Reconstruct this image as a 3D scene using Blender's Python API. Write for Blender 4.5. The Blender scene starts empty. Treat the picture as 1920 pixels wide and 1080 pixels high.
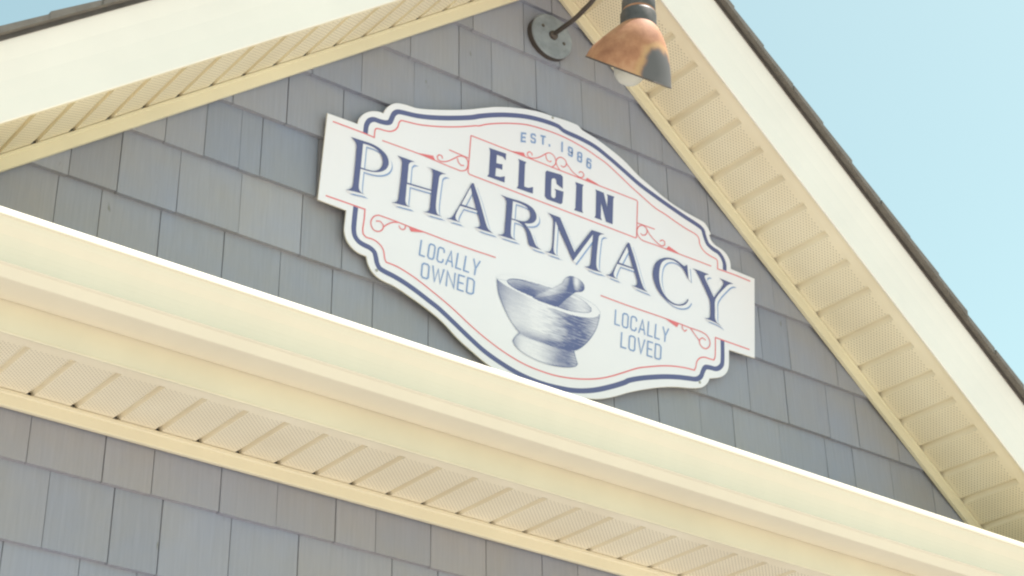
import bpy, bmesh, math, random
from mathutils import Vector, Matrix
from mathutils.geometry import tessellate_polygon
random.seed(7)
SC = bpy.context.scene
COL = SC.collection
# ------------------------------------------------------------------ camera, sky, sun, exposure
cam_data = bpy.data.cameras.new('camera'); cam = bpy.data.objects.new('camera', cam_data); COL.objects.link(cam)
cam_data.sensor_width = 36.0; cam_data.lens = 36.0*3530.0/1920.0; cam_data.clip_start = 0.05; cam_data.clip_end = 5000
RIGHT = Vector((0.81180565, -0.5832387, 0.02835848)); DOWN = Vector((0.29069152, 0.36153759, -0.88588318)); FWD = Vector((0.50642869, 0.72740854, 0.46304081))
cm = Matrix((( RIGHT.x, -DOWN.x, -FWD.x, 0), (RIGHT.y, -DOWN.y, -FWD.y, 0), (RIGHT.z, -DOWN.z, -FWD.z, 0), (0, 0, 0, 1)))
cam.matrix_world = Matrix.Translation((0, -3.6701, 0)) @ cm
SC.camera = cam
SUN_EL, SUN_AZ = math.radians(69), math.radians(111)    # azimuth from +y towards +x: steep, from the right, just in front of the wall
world = bpy.data.worlds.new('World'); SC.world = world; world.use_nodes = True
nt = world.node_tree; nt.nodes.clear()
sky = nt.nodes.new('ShaderNodeTexSky'); sky.sky_type = 'NISHITA'; sky.sun_disc = False
sky.sun_elevation = SUN_EL; sky.sun_rotation = SUN_AZ; sky.dust_density = 1.6; sky.air_density = 1.0; sky.ozone_density = 1.0; sky.altitude = 200
mulc = nt.nodes.new('ShaderNodeMix'); mulc.data_type = 'RGBA'; mulc.blend_type = 'MULTIPLY'; mulc.inputs[0].default_value = 1
mulc.inputs[7].default_value = (1.19, 1.21, 0.81, 1)
bg = nt.nodes.new('ShaderNodeBackground'); bg.inputs['Strength'].default_value = 0.138
wo = nt.nodes.new('ShaderNodeOutputWorld')
nt.links.new(sky.outputs[0], mulc.inputs[6]); nt.links.new(mulc.outputs[2], bg.inputs[0]); nt.links.new(bg.outputs[0], wo.inputs[0])
sd = bpy.data.lights.new('sun', 'SUN'); sd.energy = 4.0; sd.angle = math.radians(0.5); sd.color = (1.0, 0.93, 0.90)
sun = bpy.data.objects.new('sun', sd); COL.objects.link(sun)
sv = Vector((math.sin(SUN_AZ)*math.cos(SUN_EL), math.cos(SUN_AZ)*math.cos(SUN_EL), math.sin(SUN_EL)))
sun.rotation_euler = sv.to_track_quat('Z', 'Y').to_euler(); sun.location = (0, 0, 20)
SC.view_settings.view_transform = 'Standard'; SC.view_settings.look = 'None'; SC.view_settings.gamma = 1
SC.view_settings.exposure = 0.87
SC.cycles.filter_width = 2.3
SC.cycles.max_bounces = 8; SC.cycles.diffuse_bounces = 5

# ------------------------------------------------------------------ helpers
def link(name, me, mat=None, parent=None):
    o = bpy.data.objects.new(name, me); COL.objects.link(o)
    if mat is not None and not me.materials: me.materials.append(mat)
    if parent is not None: o.parent = parent
    return o
def mesh(name, vs, fs, mat=None, parent=None, smooth=False):
    me = bpy.data.meshes.new(name); me.from_pydata([tuple(v) for v in vs], [], fs); me.validate(); me.update()
    bm = bmesh.new(); bm.from_mesh(me); bmesh.ops.recalc_face_normals(bm, faces=bm.faces); bm.to_mesh(me); bm.free()
    if smooth: me.polygons.foreach_set('use_smooth', [True]*len(me.polygons))
    return link(name, me, mat, parent)
def empty(name, loc, label, cat):
    o = bpy.data.objects.new(name, None); COL.objects.link(o); o.location = loc; o['label'] = label; o['category'] = cat
    o.empty_display_size = .1
    return o
def new_mat(name, base, rough=.6, metal=0.0, spec=.35):
    m = bpy.data.materials.new(name); m.use_nodes = True; n = m.node_tree.nodes; b = n['Principled BSDF']
    b.inputs['Base Color'].default_value = (*base, 1); b.inputs['Roughness'].default_value = rough
    b.inputs['Metallic'].default_value = metal; b.inputs['Specular IOR Level'].default_value = spec
    return m, m.node_tree, b
def nd(t, kind, **kw):
    n = t.nodes.new(kind)
    for k, v in kw.items(): setattr(n, k, v)
    return n
def weather(m, t, b, base, scale=4.0, amount=.08, bump=.0, bscale=60, stretch=(1, 1, 1), tint=None):
    """large soft dirt and fade variation plus a fine bump"""
    tc = nd(t, 'ShaderNodeTexCoord'); mp = nd(t, 'ShaderNodeMapping'); mp.inputs['Scale'].default_value = stretch
    t.links.new(tc.outputs['Object'], mp.inputs[0])
    no = nd(t, 'ShaderNodeTexNoise'); no.inputs['Scale'].default_value = scale; no.inputs['Detail'].default_value = 6; no.inputs['Roughness'].default_value = .6
    t.links.new(mp.outputs[0], no.inputs[0])
    r = nd(t, 'ShaderNodeValToRGB'); r.color_ramp.elements[0].position = .3; r.color_ramp.elements[1].position = .72
    lo = tint or tuple(c*(1-amount*1.6) for c in base); hi = tuple(min(1, c*(1+amount*.6)) for c in base)
    r.color_ramp.elements[0].color = (*lo, 1); r.color_ramp.elements[1].color = (*hi, 1)
    t.links.new(no.outputs[0], r.inputs[0]); t.links.new(r.outputs[0], b.inputs['Base Color'])
    if bump:
        n2 = nd(t, 'ShaderNodeTexNoise'); n2.inputs['Scale'].default_value = bscale; n2.inputs['Detail'].default_value = 3
        t.links.new(mp.outputs[0], n2.inputs[0])
        bp = nd(t, 'ShaderNodeBump'); bp.inputs['Strength'].default_value = bump; bp.inputs['Distance'].default_value = .002
        t.links.new(n2.outputs[0], bp.inputs['Height']); t.links.new(bp.outputs[0], b.inputs['Normal'])
    return r

# ------------------------------------------------------------------ materials
def cream_metal(name, base, amount=.05, rough=.45, bump=.12, stretch=(1, 1, 1)):
    m, t, b = new_mat(name, base, rough); weather(m, t, b, base, 3.2, amount, bump, 14, stretch); return m
M_FASCIA = cream_metal('fascia white coil', (.80, .752, .69), .03)
M_EAVE = cream_metal('cream coil', (.69, .618, .465), .05)
M_TRIM = cream_metal('cream trim', (.75, .675, .495), .05)
M_GUTTER = cream_metal('cream gutter', (.72, .655, .52), .022, .5, .12, (2.2, 1, .8))

def soffit_mat():
    base = (.72, .65, .505)
    m, t, b = new_mat('perforated cream vinyl soffit', base, .5)
    tc = nd(t, 'ShaderNodeTexCoord'); sx = nd(t, 'ShaderNodeSeparateXYZ'); t.links.new(tc.outputs['UV'], sx.inputs[0])
    def mth(op, a, c=None, d=None):
        n = nd(t, 'ShaderNodeMath', operation=op)
        for i, v in enumerate((a, c, d)):
            if v is None: continue
            if isinstance(v, (int, float)): n.inputs[i].default_value = v
            else: t.links.new(v, n.inputs[i])
        return n.outputs[0]
    # uv: u = metres along the run (0 at groove centre, repeats every pitch), v = metres out from the wall
    P1 = .0118
    row = mth('DIVIDE', sx.outputs[1], P1*.5); rowi = mth('FLOOR', row); odd = mth('MULTIPLY', mth('MODULO', rowi, 2.0), .5)
    fu = mth('SUBTRACT', mth('FRACT', mth('ADD', mth('DIVIDE', sx.outputs[0], P1), odd)), .5)
    fv = mth('MULTIPLY', mth('SUBTRACT', mth('FRACT', row), .5), .5)
    dist = mth('SQRT', mth('ADD', mth('MULTIPLY', fu, fu), mth('MULTIPLY', fv, fv)))
    hole = mth('LESS_THAN', dist, .165)
    # keep the holes to the middle of each panel
    att = nd(t, 'ShaderNodeAttribute', attribute_name='vent'); hole = mth('MULTIPLY', hole, att.outputs['Fac'])
    no = nd(t, 'ShaderNodeTexNoise'); no.inputs['Scale'].default_value = 5; t.links.new(tc.outputs['Object'], no.inputs[0])
    r = nd(t, 'ShaderNodeValToRGB'); r.color_ramp.elements[0].position = .3; r.color_ramp.elements[1].position = .75
    r.color_ramp.elements[0].color = (.76, .675, .51, 1); r.color_ramp.elements[1].color = (.84, .765, .60, 1); t.links.new(no.outputs[0], r.inputs[0])
    mx = nd(t, 'ShaderNodeMix', data_type='RGBA'); t.links.new(hole, mx.inputs[0]); t.links.new(r.outputs[0], mx.inputs[6]); mx.inputs[7].default_value = (.45, .385, .275, 1)
    t.links.new(mx.outputs[2], b.inputs['Base Color'])
    return m
M_SOFFIT = soffit_mat()

def siding_mat():
    m, t, b = new_mat('grey painted shingle', (.28, .30, .31), .62, 0, .3)
    tc = nd(t, 'ShaderNodeTexCoord'); at = nd(t, 'ShaderNodeAttribute', attribute_name='tone')
    mp = nd(t, 'ShaderNodeMapping'); mp.inputs['Scale'].default_value = (60, 1, 3.0); t.links.new(tc.outputs['Object'], mp.inputs[0])
    g = nd(t, 'ShaderNodeTexNoise'); g.inputs['Scale'].default_value = 2.2; g.inputs['Detail'].default_value = 5; g.inputs['Roughness'].default_value = .65; t.links.new(mp.outputs[0], g.inputs[0])
    s = nd(t, 'ShaderNodeTexNoise'); s.inputs['Scale'].default_value = 3.1; s.inputs['Detail'].default_value = 6; s.inputs['Roughness'].default_value = .6; t.links.new(tc.outputs['Object'], s.inputs[0])
    r1 = nd(t, 'ShaderNodeValToRGB'); r1.color_ramp.elements[0].position = .33; r1.color_ramp.elements[1].position = .7
    r1.color_ramp.elements[0].color = (.308, .302, .320, 1); r1.color_ramp.elements[1].color = (.280, .300, .378, 1); t.links.new(s.outputs[0], r1.inputs[0])
    mu = nd(t, 'ShaderNodeMix', data_type='RGBA', blend_type='MULTIPLY'); mu.inputs[0].default_value = 1
    t.links.new(r1.outputs[0], mu.inputs[6]); t.links.new(at.outputs['Color'], mu.inputs[7])
    r2 = nd(t, 'ShaderNodeValToRGB'); r2.color_ramp.elements[0].position = .3; r2.color_ramp.elements[1].position = .7
    r2.color_ramp.elements[0].color = (.93, .93, .92, 1); r2.color_ramp.elements[1].color = (1.04, 1.04, 1.05, 1); t.links.new(g.outputs[0], r2.inputs[0])
    mu2 = nd(t, 'ShaderNodeMix', data_type='RGBA', blend_type='MULTIPLY'); mu2.inputs[0].default_value = 1
    t.links.new(mu.outputs[2], mu2.inputs[6]); t.links.new(r2.outputs[0], mu2.inputs[7])
    # sparse knots and scuffs
    k = nd(t, 'ShaderNodeTexNoise'); k.inputs['Scale'].default_value = 13; k.inputs['Detail'].default_value = 2
    mk = nd(t, 'ShaderNodeMapping'); mk.inputs['Scale'].default_value = (2.2, 1, .9); t.links.new(tc.outputs['Object'], mk.inputs[0]); t.links.new(mk.outputs[0], k.inputs[0])
    r3 = nd(t, 'ShaderNodeValToRGB'); r3.color_ramp.elements[0].position = .735; r3.color_ramp.elements[1].position = .80; t.links.new(k.outputs[0], r3.inputs[0])
    mx = nd(t, 'ShaderNodeMix', data_type='RGBA'); t.links.new(r3.outputs[0], mx.inputs[0]); t.links.new(mu2.outputs[2], mx.inputs[6]); mx.inputs[7].default_value = (.20, .20, .195, 1)
    t.links.new(mx.outputs[2], b.inputs['Base Color'])
    bp = nd(t, 'ShaderNodeBump'); bp.inputs['Strength'].default_value = .35; bp.inputs['Distance'].default_value = .0015
    t.links.new(g.outputs[0], bp.inputs['Height']); t.links.new(bp.outputs[0], b.inputs['Normal'])
    return m
M_SIDING = siding_mat()
def simple(name, base, rough=.6, metal=0, amount=.08, scale=8, bump=.0, bscale=60):
    m, t, b = new_mat(name, base, rough, metal); weather(m, t, b, base, scale, amount, bump, bscale); return m
M_ROOF = simple('weathered asphalt shingle', (.15, .135, .118), .9, 0, .14, 30, .4, 260)
M_BOARD = simple('white sign panel', (.785, .765, .815), .35, 0, .015, 3)
M_BACKER = simple('sign panel edge', (.60, .57, .48), .5)
M_NAVY = simple('navy ink', (.105, .118, .255), .4, 0, .04)
M_BLUE = simple('light blue ink', (.24, .34, .58), .4, 0, .04)
M_RED = simple('red ink', (.74, .185, .205), .4, 0, .04)
M_STEEL = simple('screw steel', (.42, .40, .36), .4, .6)

def ink_mat():
    m, t, b = new_mat('printed engraving ink', (.5, .5, .6), .4)
    at = nd(t, 'ShaderNodeAttribute', attribute_name='ink'); t.links.new(at.outputs['Color'], b.inputs['Base Color']); return m
M_INK = ink_mat()

def copper_mat():
    m, t, b = new_mat('aged copper', (.5, .27, .16), .68, .12)
    tc = nd(t, 'ShaderNodeTexCoord')
    no = nd(t, 'ShaderNodeTexNoise'); no.inputs['Scale'].default_value = 14; no.inputs['Detail'].default_value = 6; no.inputs['Roughness'].default_value = .65; t.links.new(tc.outputs['Object'], no.inputs[0])
    r = nd(t, 'ShaderNodeValToRGB'); e = r.color_ramp.elements
    e[0].position = .3; e[0].color = (.30, .13, .07, 1); e[1].position = .72; e[1].color = (.55, .31, .175, 1)
    q = e.new(.5); q.color = (.43, .205, .11, 1); t.links.new(no.outputs[0], r.inputs[0])
    # dark patina patch low on the outer side of the shade
    sx = nd(t, 'ShaderNodeVectorMath', operation='DISTANCE'); t.links.new(tc.outputs['Object'], sx.inputs[0]); sx.inputs[1].default_value = (.048, -.470, -.368)
    n2 = nd(t, 'ShaderNodeTexNoise'); n2.inputs['Scale'].default_value = 22; n2.inputs['Detail'].default_value = 4; t.links.new(tc.outputs['Object'], n2.inputs[0])
    ad = nd(t, 'ShaderNodeMath', operation='MULTIPLY_ADD'); t.links.new(n2.outputs[0], ad.inputs[0]); ad.inputs[1].default_value = .045; t.links.new(sx.outputs['Value'], ad.inputs[2])
    r2 = nd(t, 'ShaderNodeValToRGB'); f = r2.color_ramp.elements; f[0].position = .092; f[0].color = (1, 1, 1, 1); f[1].position = .114; f[1].color = (0, 0, 0, 1); t.links.new(ad.outputs[0], r2.inputs[0])
    mx = nd(t, 'ShaderNodeMix', data_type='RGBA'); t.links.new(r2.outputs[0], mx.inputs[0]); t.links.new(r.outputs[0], mx.inputs[6]); mx.inputs[7].default_value = (.115, .110, .112, 1)
    # ochre ring round the patch
    r3 = nd(t, 'ShaderNodeValToRGB'); f = r3.color_ramp.elements; f[0].position = .098; f[0].color = (0, 0, 0, 1); f[1].position = .130; f[1].color = (0, 0, 0, 1)
    z = f.new(.114); z.color = (.5, .5, .5, 1); t.links.new(ad.outputs[0], r3.inputs[0])
    mx2 = nd(t, 'ShaderNodeMix', data_type='RGBA'); t.links.new(r3.outputs[0], mx2.inputs[0]); t.links.new(mx.outputs[2], mx2.inputs[6]); mx2.inputs[7].default_value = (.52, .36, .16, 1)
    t.links.new(mx2.outputs[2], b.inputs['Base Color'])
    return m
M_COPPER = copper_mat()
M_PATINA = simple('blue grey patina', (.285, .315, .345), .65, .1, .22, 20, .2, 90)
M_DARK = simple('dark brown patina', (.10, .083, .075), .5, .3, .2, 25)
M_COLLAR = simple('blackened collar', (.115, .108, .105), .5, .2, .25, 25)
M_BULB, _t, _b = new_mat('frosted bulb', (.52, .51, .47), .25); _b.inputs['Specular IOR Level'].default_value = .5
M_INNER = simple('shade inside', (.45, .42, .36), .5)
M_GROUND = simple('sunlit pale concrete', (.51, .483, .462), .9, 0, .12, .6, .3, 8)
M_WALLBODY = simple('dark sheathing', (.10, .10, .10), .9)

# ------------------------------------------------------------------ ground
g = mesh('ground', [(-1500, -1500, -1.65), (1500, -1500, -1.65), (1500, 1500, -1.65), (-1500, 1500, -1.65)], [(0, 1, 2, 3)], M_GROUND)
g['kind'] = 'structure'

# ------------------------------------------------------------------ the shop building
K, XA, ZS = .79, 2.66, 3.4145          # pitch, apex x, height of the rake soffit plane at the apex
XL, XR = .30, 5.02                      # ends of the gable roof
ZE = 1.652                              # eave soffit height
shop = empty('shop_building', (XA, 0, -1.65), 'grey shingled gable end with cream soffits, white rake boards and a long gutter', 'building')
def rel(o):                              # meshes are in world coordinates: undo the parent's offset
    o.location = (-XA, 0, 1.65); return o
def line(x): return -K*abs(x-XA)

# siding: courses of individual shingles lapped over each other
JO = {-6: [1.287, 1.46], -5: [1.366, 1.517, 1.634, 1.807, 1.983, 2.24], -4: [1.304, 1.479, 1.598, 1.767, 1.914, 2.072, 2.184, 2.342, 2.506, 2.68, 2.794],
      -1: [1.129, 1.279, 1.387, 1.54, 1.71, 1.866, 2.015, 2.134, 2.302, 2.44, 2.59, 2.75, 2.909, 3.068, 3.222, 3.347, 3.525, 3.709, 3.822, 3.982, 4.16],
      0: [1.296, 1.417, 1.572, 1.739, 1.912, 2.031, 2.17, 2.31, 2.48, 2.60, 2.77, 2.93, 3.08, 3.241, 3.407, 3.556, 3.724, 3.845, 4.013],
      1: [1.352, 1.52, 1.625, 1.721, 1.78, 1.942, 2.1, 2.26, 2.38, 2.55, 2.72, 2.86, 3.02, 3.17, 3.32, 3.461, 3.575, 3.768, 3.90],
      2: [1.685, 1.839, 2.004, 2.16, 2.33, 2.46, 2.62, 2.78, 2.93, 3.09, 3.24, 3.395, 3.518, 3.66],
      3: [1.90, 2.049, 2.215, 2.37, 2.53, 2.69, 2.84, 2.999, 3.11, 3.266, 3.40], 4: [2.193, 2.353, 2.465, 2.621, 2.787, 2.966, 3.087, 3.22],
      5: [2.26, 2.393, 2.572, 2.70, 2.83, 2.98], 6: [2.50, 2.667, 2.82]}
ROW, Z0 = .1782, 2.2184
def build_siding():
    vs, fs, tones = [], [], []
    def quadbox(x0, x1, z0, z1, yb, yt, th, tone):
        i = len(vs)
        dx = random.uniform(-.0005, .0005)
        for (x, y, z) in ((x0, yb, z0), (x1, yb, z0), (x1+dx, yt, z1), (x0+dx, yt, z1), (x0, yb+th, z0), (x1, yb+th, z0), (x1+dx, yt+.004, z1), (x0+dx, yt+.004, z1)): vs.append((x, y, z))
        for f in ((0, 1, 2, 3), (0, 4, 5, 1), (1, 5, 6, 2), (3, 7, 4, 0), (2, 6, 7, 3)): fs.append(tuple(i+k for k in f)); tones.append(tone)
    for k in range(-22, 7):
        zb = Z0 + k*ROW; zt = zb + ROW + .012
        if zb < ZE-.2 or zb < ZE+.02: x0, x1 = .62, 4.72
        else:
            h = (ZS + .02 - zb)/K
            x0, x1 = XA-h, XA+h
        xs = [x for x in JO.get(k, []) if x0+.03 < x < x1-.03]
        if not xs: xs = [x0 + random.uniform(.05, .15)]
        while xs[0] - x0 > .19: xs.insert(0, xs[0] - random.uniform(.11, .18))
        while x1 - xs[-1] > .19: xs.append(xs[-1] + random.uniform(.11, .18))
        if k in (-22,) or k not in JO:
            xs = []; x = x0 + random.uniform(.08, .16)
            while x < x1-.06: xs.append(x); x += random.uniform(.11, .19)
        ed = [x0] + xs + [x1]
        # backing strip seen through the joints
        quadbox(x0, x1, zb+.006, zt, 0.0065, .0195, .004, (.95, .90, .88, 1))
        for a, b in zip(ed[:-1], ed[1:]):
            w = random.gauss(0, .028); c = random.gauss(0, .011)
            tone = (1+w+c*.8, 1+w, 1+w-c, 1)
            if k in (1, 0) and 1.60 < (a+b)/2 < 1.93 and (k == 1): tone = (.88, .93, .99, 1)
            if k == -4: tone = (tone[0]*1.02, tone[1]*.98, tone[2]*.93, 1)      # eave occlusion and warm bounce painted into this course's colour
            gap = random.choice((.0007, .0010, .0014)); jit = random.uniform(-.0012, .0012); pr = random.uniform(-.001, .001)
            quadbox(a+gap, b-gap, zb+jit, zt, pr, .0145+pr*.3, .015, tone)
    me = bpy.data.meshes.new('gable_wall'); me.from_pydata(vs, [], fs); me.update()
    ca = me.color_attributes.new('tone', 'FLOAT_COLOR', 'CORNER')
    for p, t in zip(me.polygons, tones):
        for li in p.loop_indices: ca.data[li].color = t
    return rel(link('shingle_wall', me, M_SIDING, shop))
build_siding()
# body of the building behind the siding
x0, x1 = .64, 4.70
prof = [(x0, -1.65), (x1, -1.65), (x1, 1.72), (XA, ZS+.02), (x0, 1.72)]
vs = [(x, .032, z) for x, z in prof] + [(x, 6.0, z) for x, z in prof]
rel(mesh('wall_core', vs, [(0, 1, 2, 3, 4), (9, 8, 7, 6, 5)] + [(i, (i+1) % 5, (i+1) % 5+5, i+5) for i in range(5)], M_WALLBODY, shop))

def prism_x(name, prof, xs, zf, mat, closed=True, smooth=False, label=None, cap=True):
    """profile (y, h) swept along x through the given x stations, at height zf(x)"""
    n = len(prof); vs = []; fs = []
    for x in xs:
        for y, h in prof: vs.append((x, y, zf(x)+h))
    for s in range(len(xs)-1):
        for i in range(n if closed else n-1):
            j = (i+1) % n; fs.append((s*n+i, s*n+j, (s+1)*n+j, (s+1)*n+i))
    if closed and cap: fs.append(tuple(range(n))); fs.append(tuple(range((len(xs)-1)*n, len(xs)*n)))
    o = rel(mesh(name, vs, fs, mat, shop, smooth))
    if label: o['label'] = label
    return o
def bev(prof, r=.0015): return prof
zr = lambda x: ZS + line(x)
for side in (-1, 1):
    end = XL if side < 0 else XR
    nmid = [XA + (end-XA)*t/6 for t in range(7)]
    # rake trim (frieze strip against the shingles) with a small lip at its top
    prism_x('rake_trim', [(.000, -.047), (-.0115, -.047), (-.0125, -.0455), (-.0125, -.0125), (-.0165, -.0105), (-.0165, -.0035), (-.0150, -.0015), (.000, -.0015)], nmid, zr, M_TRIM)
    # rake fascia, leaning out a little towards the top like a shadow board
    prism_x('rake_fascia', [(-.2800, -.016), (-.2850, -.018), (-.2870, -.015), (-.2885, .040), (-.2920, .090), (-.2985, .140), (-.3065, .180), (-.3100, .2015), (-.2900, .2015), (-.2800, .100)], nmid, zr, M_FASCIA, smooth=False)
def build_soffit(name, stations, pitch, phase, y_in, y_vis, y_out, zf, gw, depth):
    """vented panels: flat bands with recessed grooves, edge strip at the fascia"""
    a, b = min(stations), max(stations)
    pts = []   # (x, h, ventflag for the band to the right)
    n0 = math.floor((a-phase)/pitch)
    x = phase + n0*pitch
    seq = []
    while x < b+pitch:
        seq += [(x-gw/2, 0), (x-gw/2+gw*.22, depth), (x+gw/2-gw*.22, depth), (x+gw/2, 0)]
        x += pitch
    seq = [(a, 0)] + [s for s in seq if a < s[0] < b] + [(b, 0)]
    vs, fs, uv, vent = [], [], [], []
    ys = [y_in+.0145, y_in-.010, y_vis+.012, y_vis]
    for (x, h) in seq:
        for y in ys: vs.append((x, y, zf(x)+h)); uv.append((x*1.0, -y))
    for s in range(len(seq)-1):
        flat = seq[s][1] == 0 and seq[s+1][1] == 0
        for i in range(3):
            fs.append((s*4+i, s*4+i+1, (s+1)*4+i+1, (s+1)*4+i)); vent.append(1.0 if (flat and i == 1) else 0.0)
    # outer strip that closes the groove ends
    i0 = len(vs)
    for x in (a, b):
        for (y, h) in ((y_vis+.001, depth+.003), (y_vis+.001, -.0028), (y_out, -.0028)): vs.append((x, y, zf(x)+h)); uv.append((x, -y))
    if name == 'rake_soffit': pass
    fs += [(i0, i0+1, i0+4, i0+3), (i0+1, i0+2, i0+5, i0+4)]; vent += [0, 0]
    me = bpy.data.meshes.new(name); me.from_pydata(vs, [], fs); me.update()
    ul = me.uv_layers.new(name='UVMap'); va = me.attributes.new('vent', 'FLOAT', 'FACE')
    for p in me.polygons:
        for li in p.loop_indices: ul.data[li].uv = uv[me.loops[li].vertex_index]
    for i, v in enumerate(vent): va.data[i].value = v
    return rel(link(name, me, M_SOFFIT, shop))
build_soffit('rake_soffit', (XA, XR), .083, 3.433, -.0165, -.236, -.286, zr, .0180, .0145)
build_soffit('rake_soffit', (XL, XA), .0835, 1.283, -.0165, -.236, -.286, zr, .0165, .0100)
build_soffit('eave_soffit', (.33, 4.99), .1018, 1.488, -.0165, -.246, -.288, lambda x: ZE, .0170, .0105)
flat = lambda x: 0.0
EX = [.33, 4.99]
prism_x('eave_trim', [(.000, ZE-.0385), (-.0115, ZE-.0385), (-.0125, ZE-.037), (-.0125, ZE-.0115), (-.0165, ZE-.0095), (-.0165, ZE-.0030), (-.015, ZE-.0012), (.000, ZE-.0012)], EX, flat, M_TRIM)
prism_x('eave_fascia', [(-.2800, ZE-.0055), (-.2850, ZE-.0060), (-.2870, ZE-.004), (-.2880, ZE+.03), (-.2880, ZE+.165), (-.2800, ZE+.165)], EX, flat, M_EAVE)
# K-style gutter: bottom, lip, ogee face, rolled bead, open top
gp = [(-.2895, 1.832), (-.2895, 1.7165), (-.2910, 1.7150), (-.380, 1.7135), (-.3840, 1.7145), (-.4010, 1.7320), (-.4052, 1.7334), (-.4078, 1.7352), (-.4078, 1.7380), (-.4066, 1.7390),
      (-.4068, 1.7480), (-.4078, 1.7590), (-.4096, 1.7695), (-.4126, 1.7798), (-.4160, 1.7890), (-.4225, 1.7970), (-.4285, 1.8040), (-.4330, 1.8110), (-.4355, 1.8170),
      (-.4400, 1.8180), (-.4412, 1.8200), (-.4395, 1.8270), (-.4370, 1.8330), (-.4335, 1.8375), (-.4280, 1.8385), (-.4250, 1.8360), (-.4250, 1.8290),
      (-.4265, 1.8270), (-.4290, 1.8120), (-.4170, 1.7955), (-.4010, 1.7700), (-.4000, 1.7370), (-.3800, 1.7180), (-.2920, 1.7190), (-.2920, 1.832)]
gx = [.31 + (5.01-.31)*i/24 for i in range(25)]
gut = prism_x('gutter', gp, gx, flat, M_GUTTER)
# end caps of the gutter are part of its mesh; roofing above the eave
prism_x('pent_roof', [(-.286, 1.826), (-.300, 1.826), (-.300, 1.833), (-.020, 1.948), (.006, 1.948), (.006, 1.940)], EX, flat, M_TRIM)
# main roof: deck with drip edge and staggered shingle butts along the rake
for side in (-1, 1):
    vs, fs = [], []
    dx = .1128; ph = 3.761 if side > 0 else 1.081
    xs = []
    end = 5.10 if side > 0 else .22
    st = sorted([ph + i*dx for i in range(-40, 40)])
    st = [x for x in st if (XA+.01 < x < end-.01 if side > 0 else end+.01 < x < XA-.01)]
    rng = random.Random(5+side)
    cuts = [XA] + (st if side > 0 else st[::-1]) + [end]
    for i in range(len(cuts)-1):
        a, b = cuts[i], cuts[i+1]
        over = -.332 - rng.uniform(0, .006); lo, hi = .0, .0055 + rng.uniform(-.002, .002)
        top = .0155
        for (x, lift) in ((a, lo), (b, hi)):
            zz = zr(x) + .2040
            vs += [(x, over, zz), (x, over, zz+top+lift), (x, 6.2, zz+top+lift), (x, 6.2, zz)]
        j = len(vs)-8
        fs += [(j, j+1, j+5, j+4), (j+1, j+2, j+6, j+5), (j+3, j, j+4, j+7), (j, j+3, j+2, j+1), (j+4, j+5, j+6, j+7)]
    rf = rel(mesh('roof', vs, fs, M_ROOF, shop))
    # the metal drip edge tucked under the shingles
    prism_x('drip_edge', [(-.3105, .1920), (-.3150, .1920), (-.3165, .2030), (-.3105, .2030)], [XA, end], zr, M_DARK)

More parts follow.
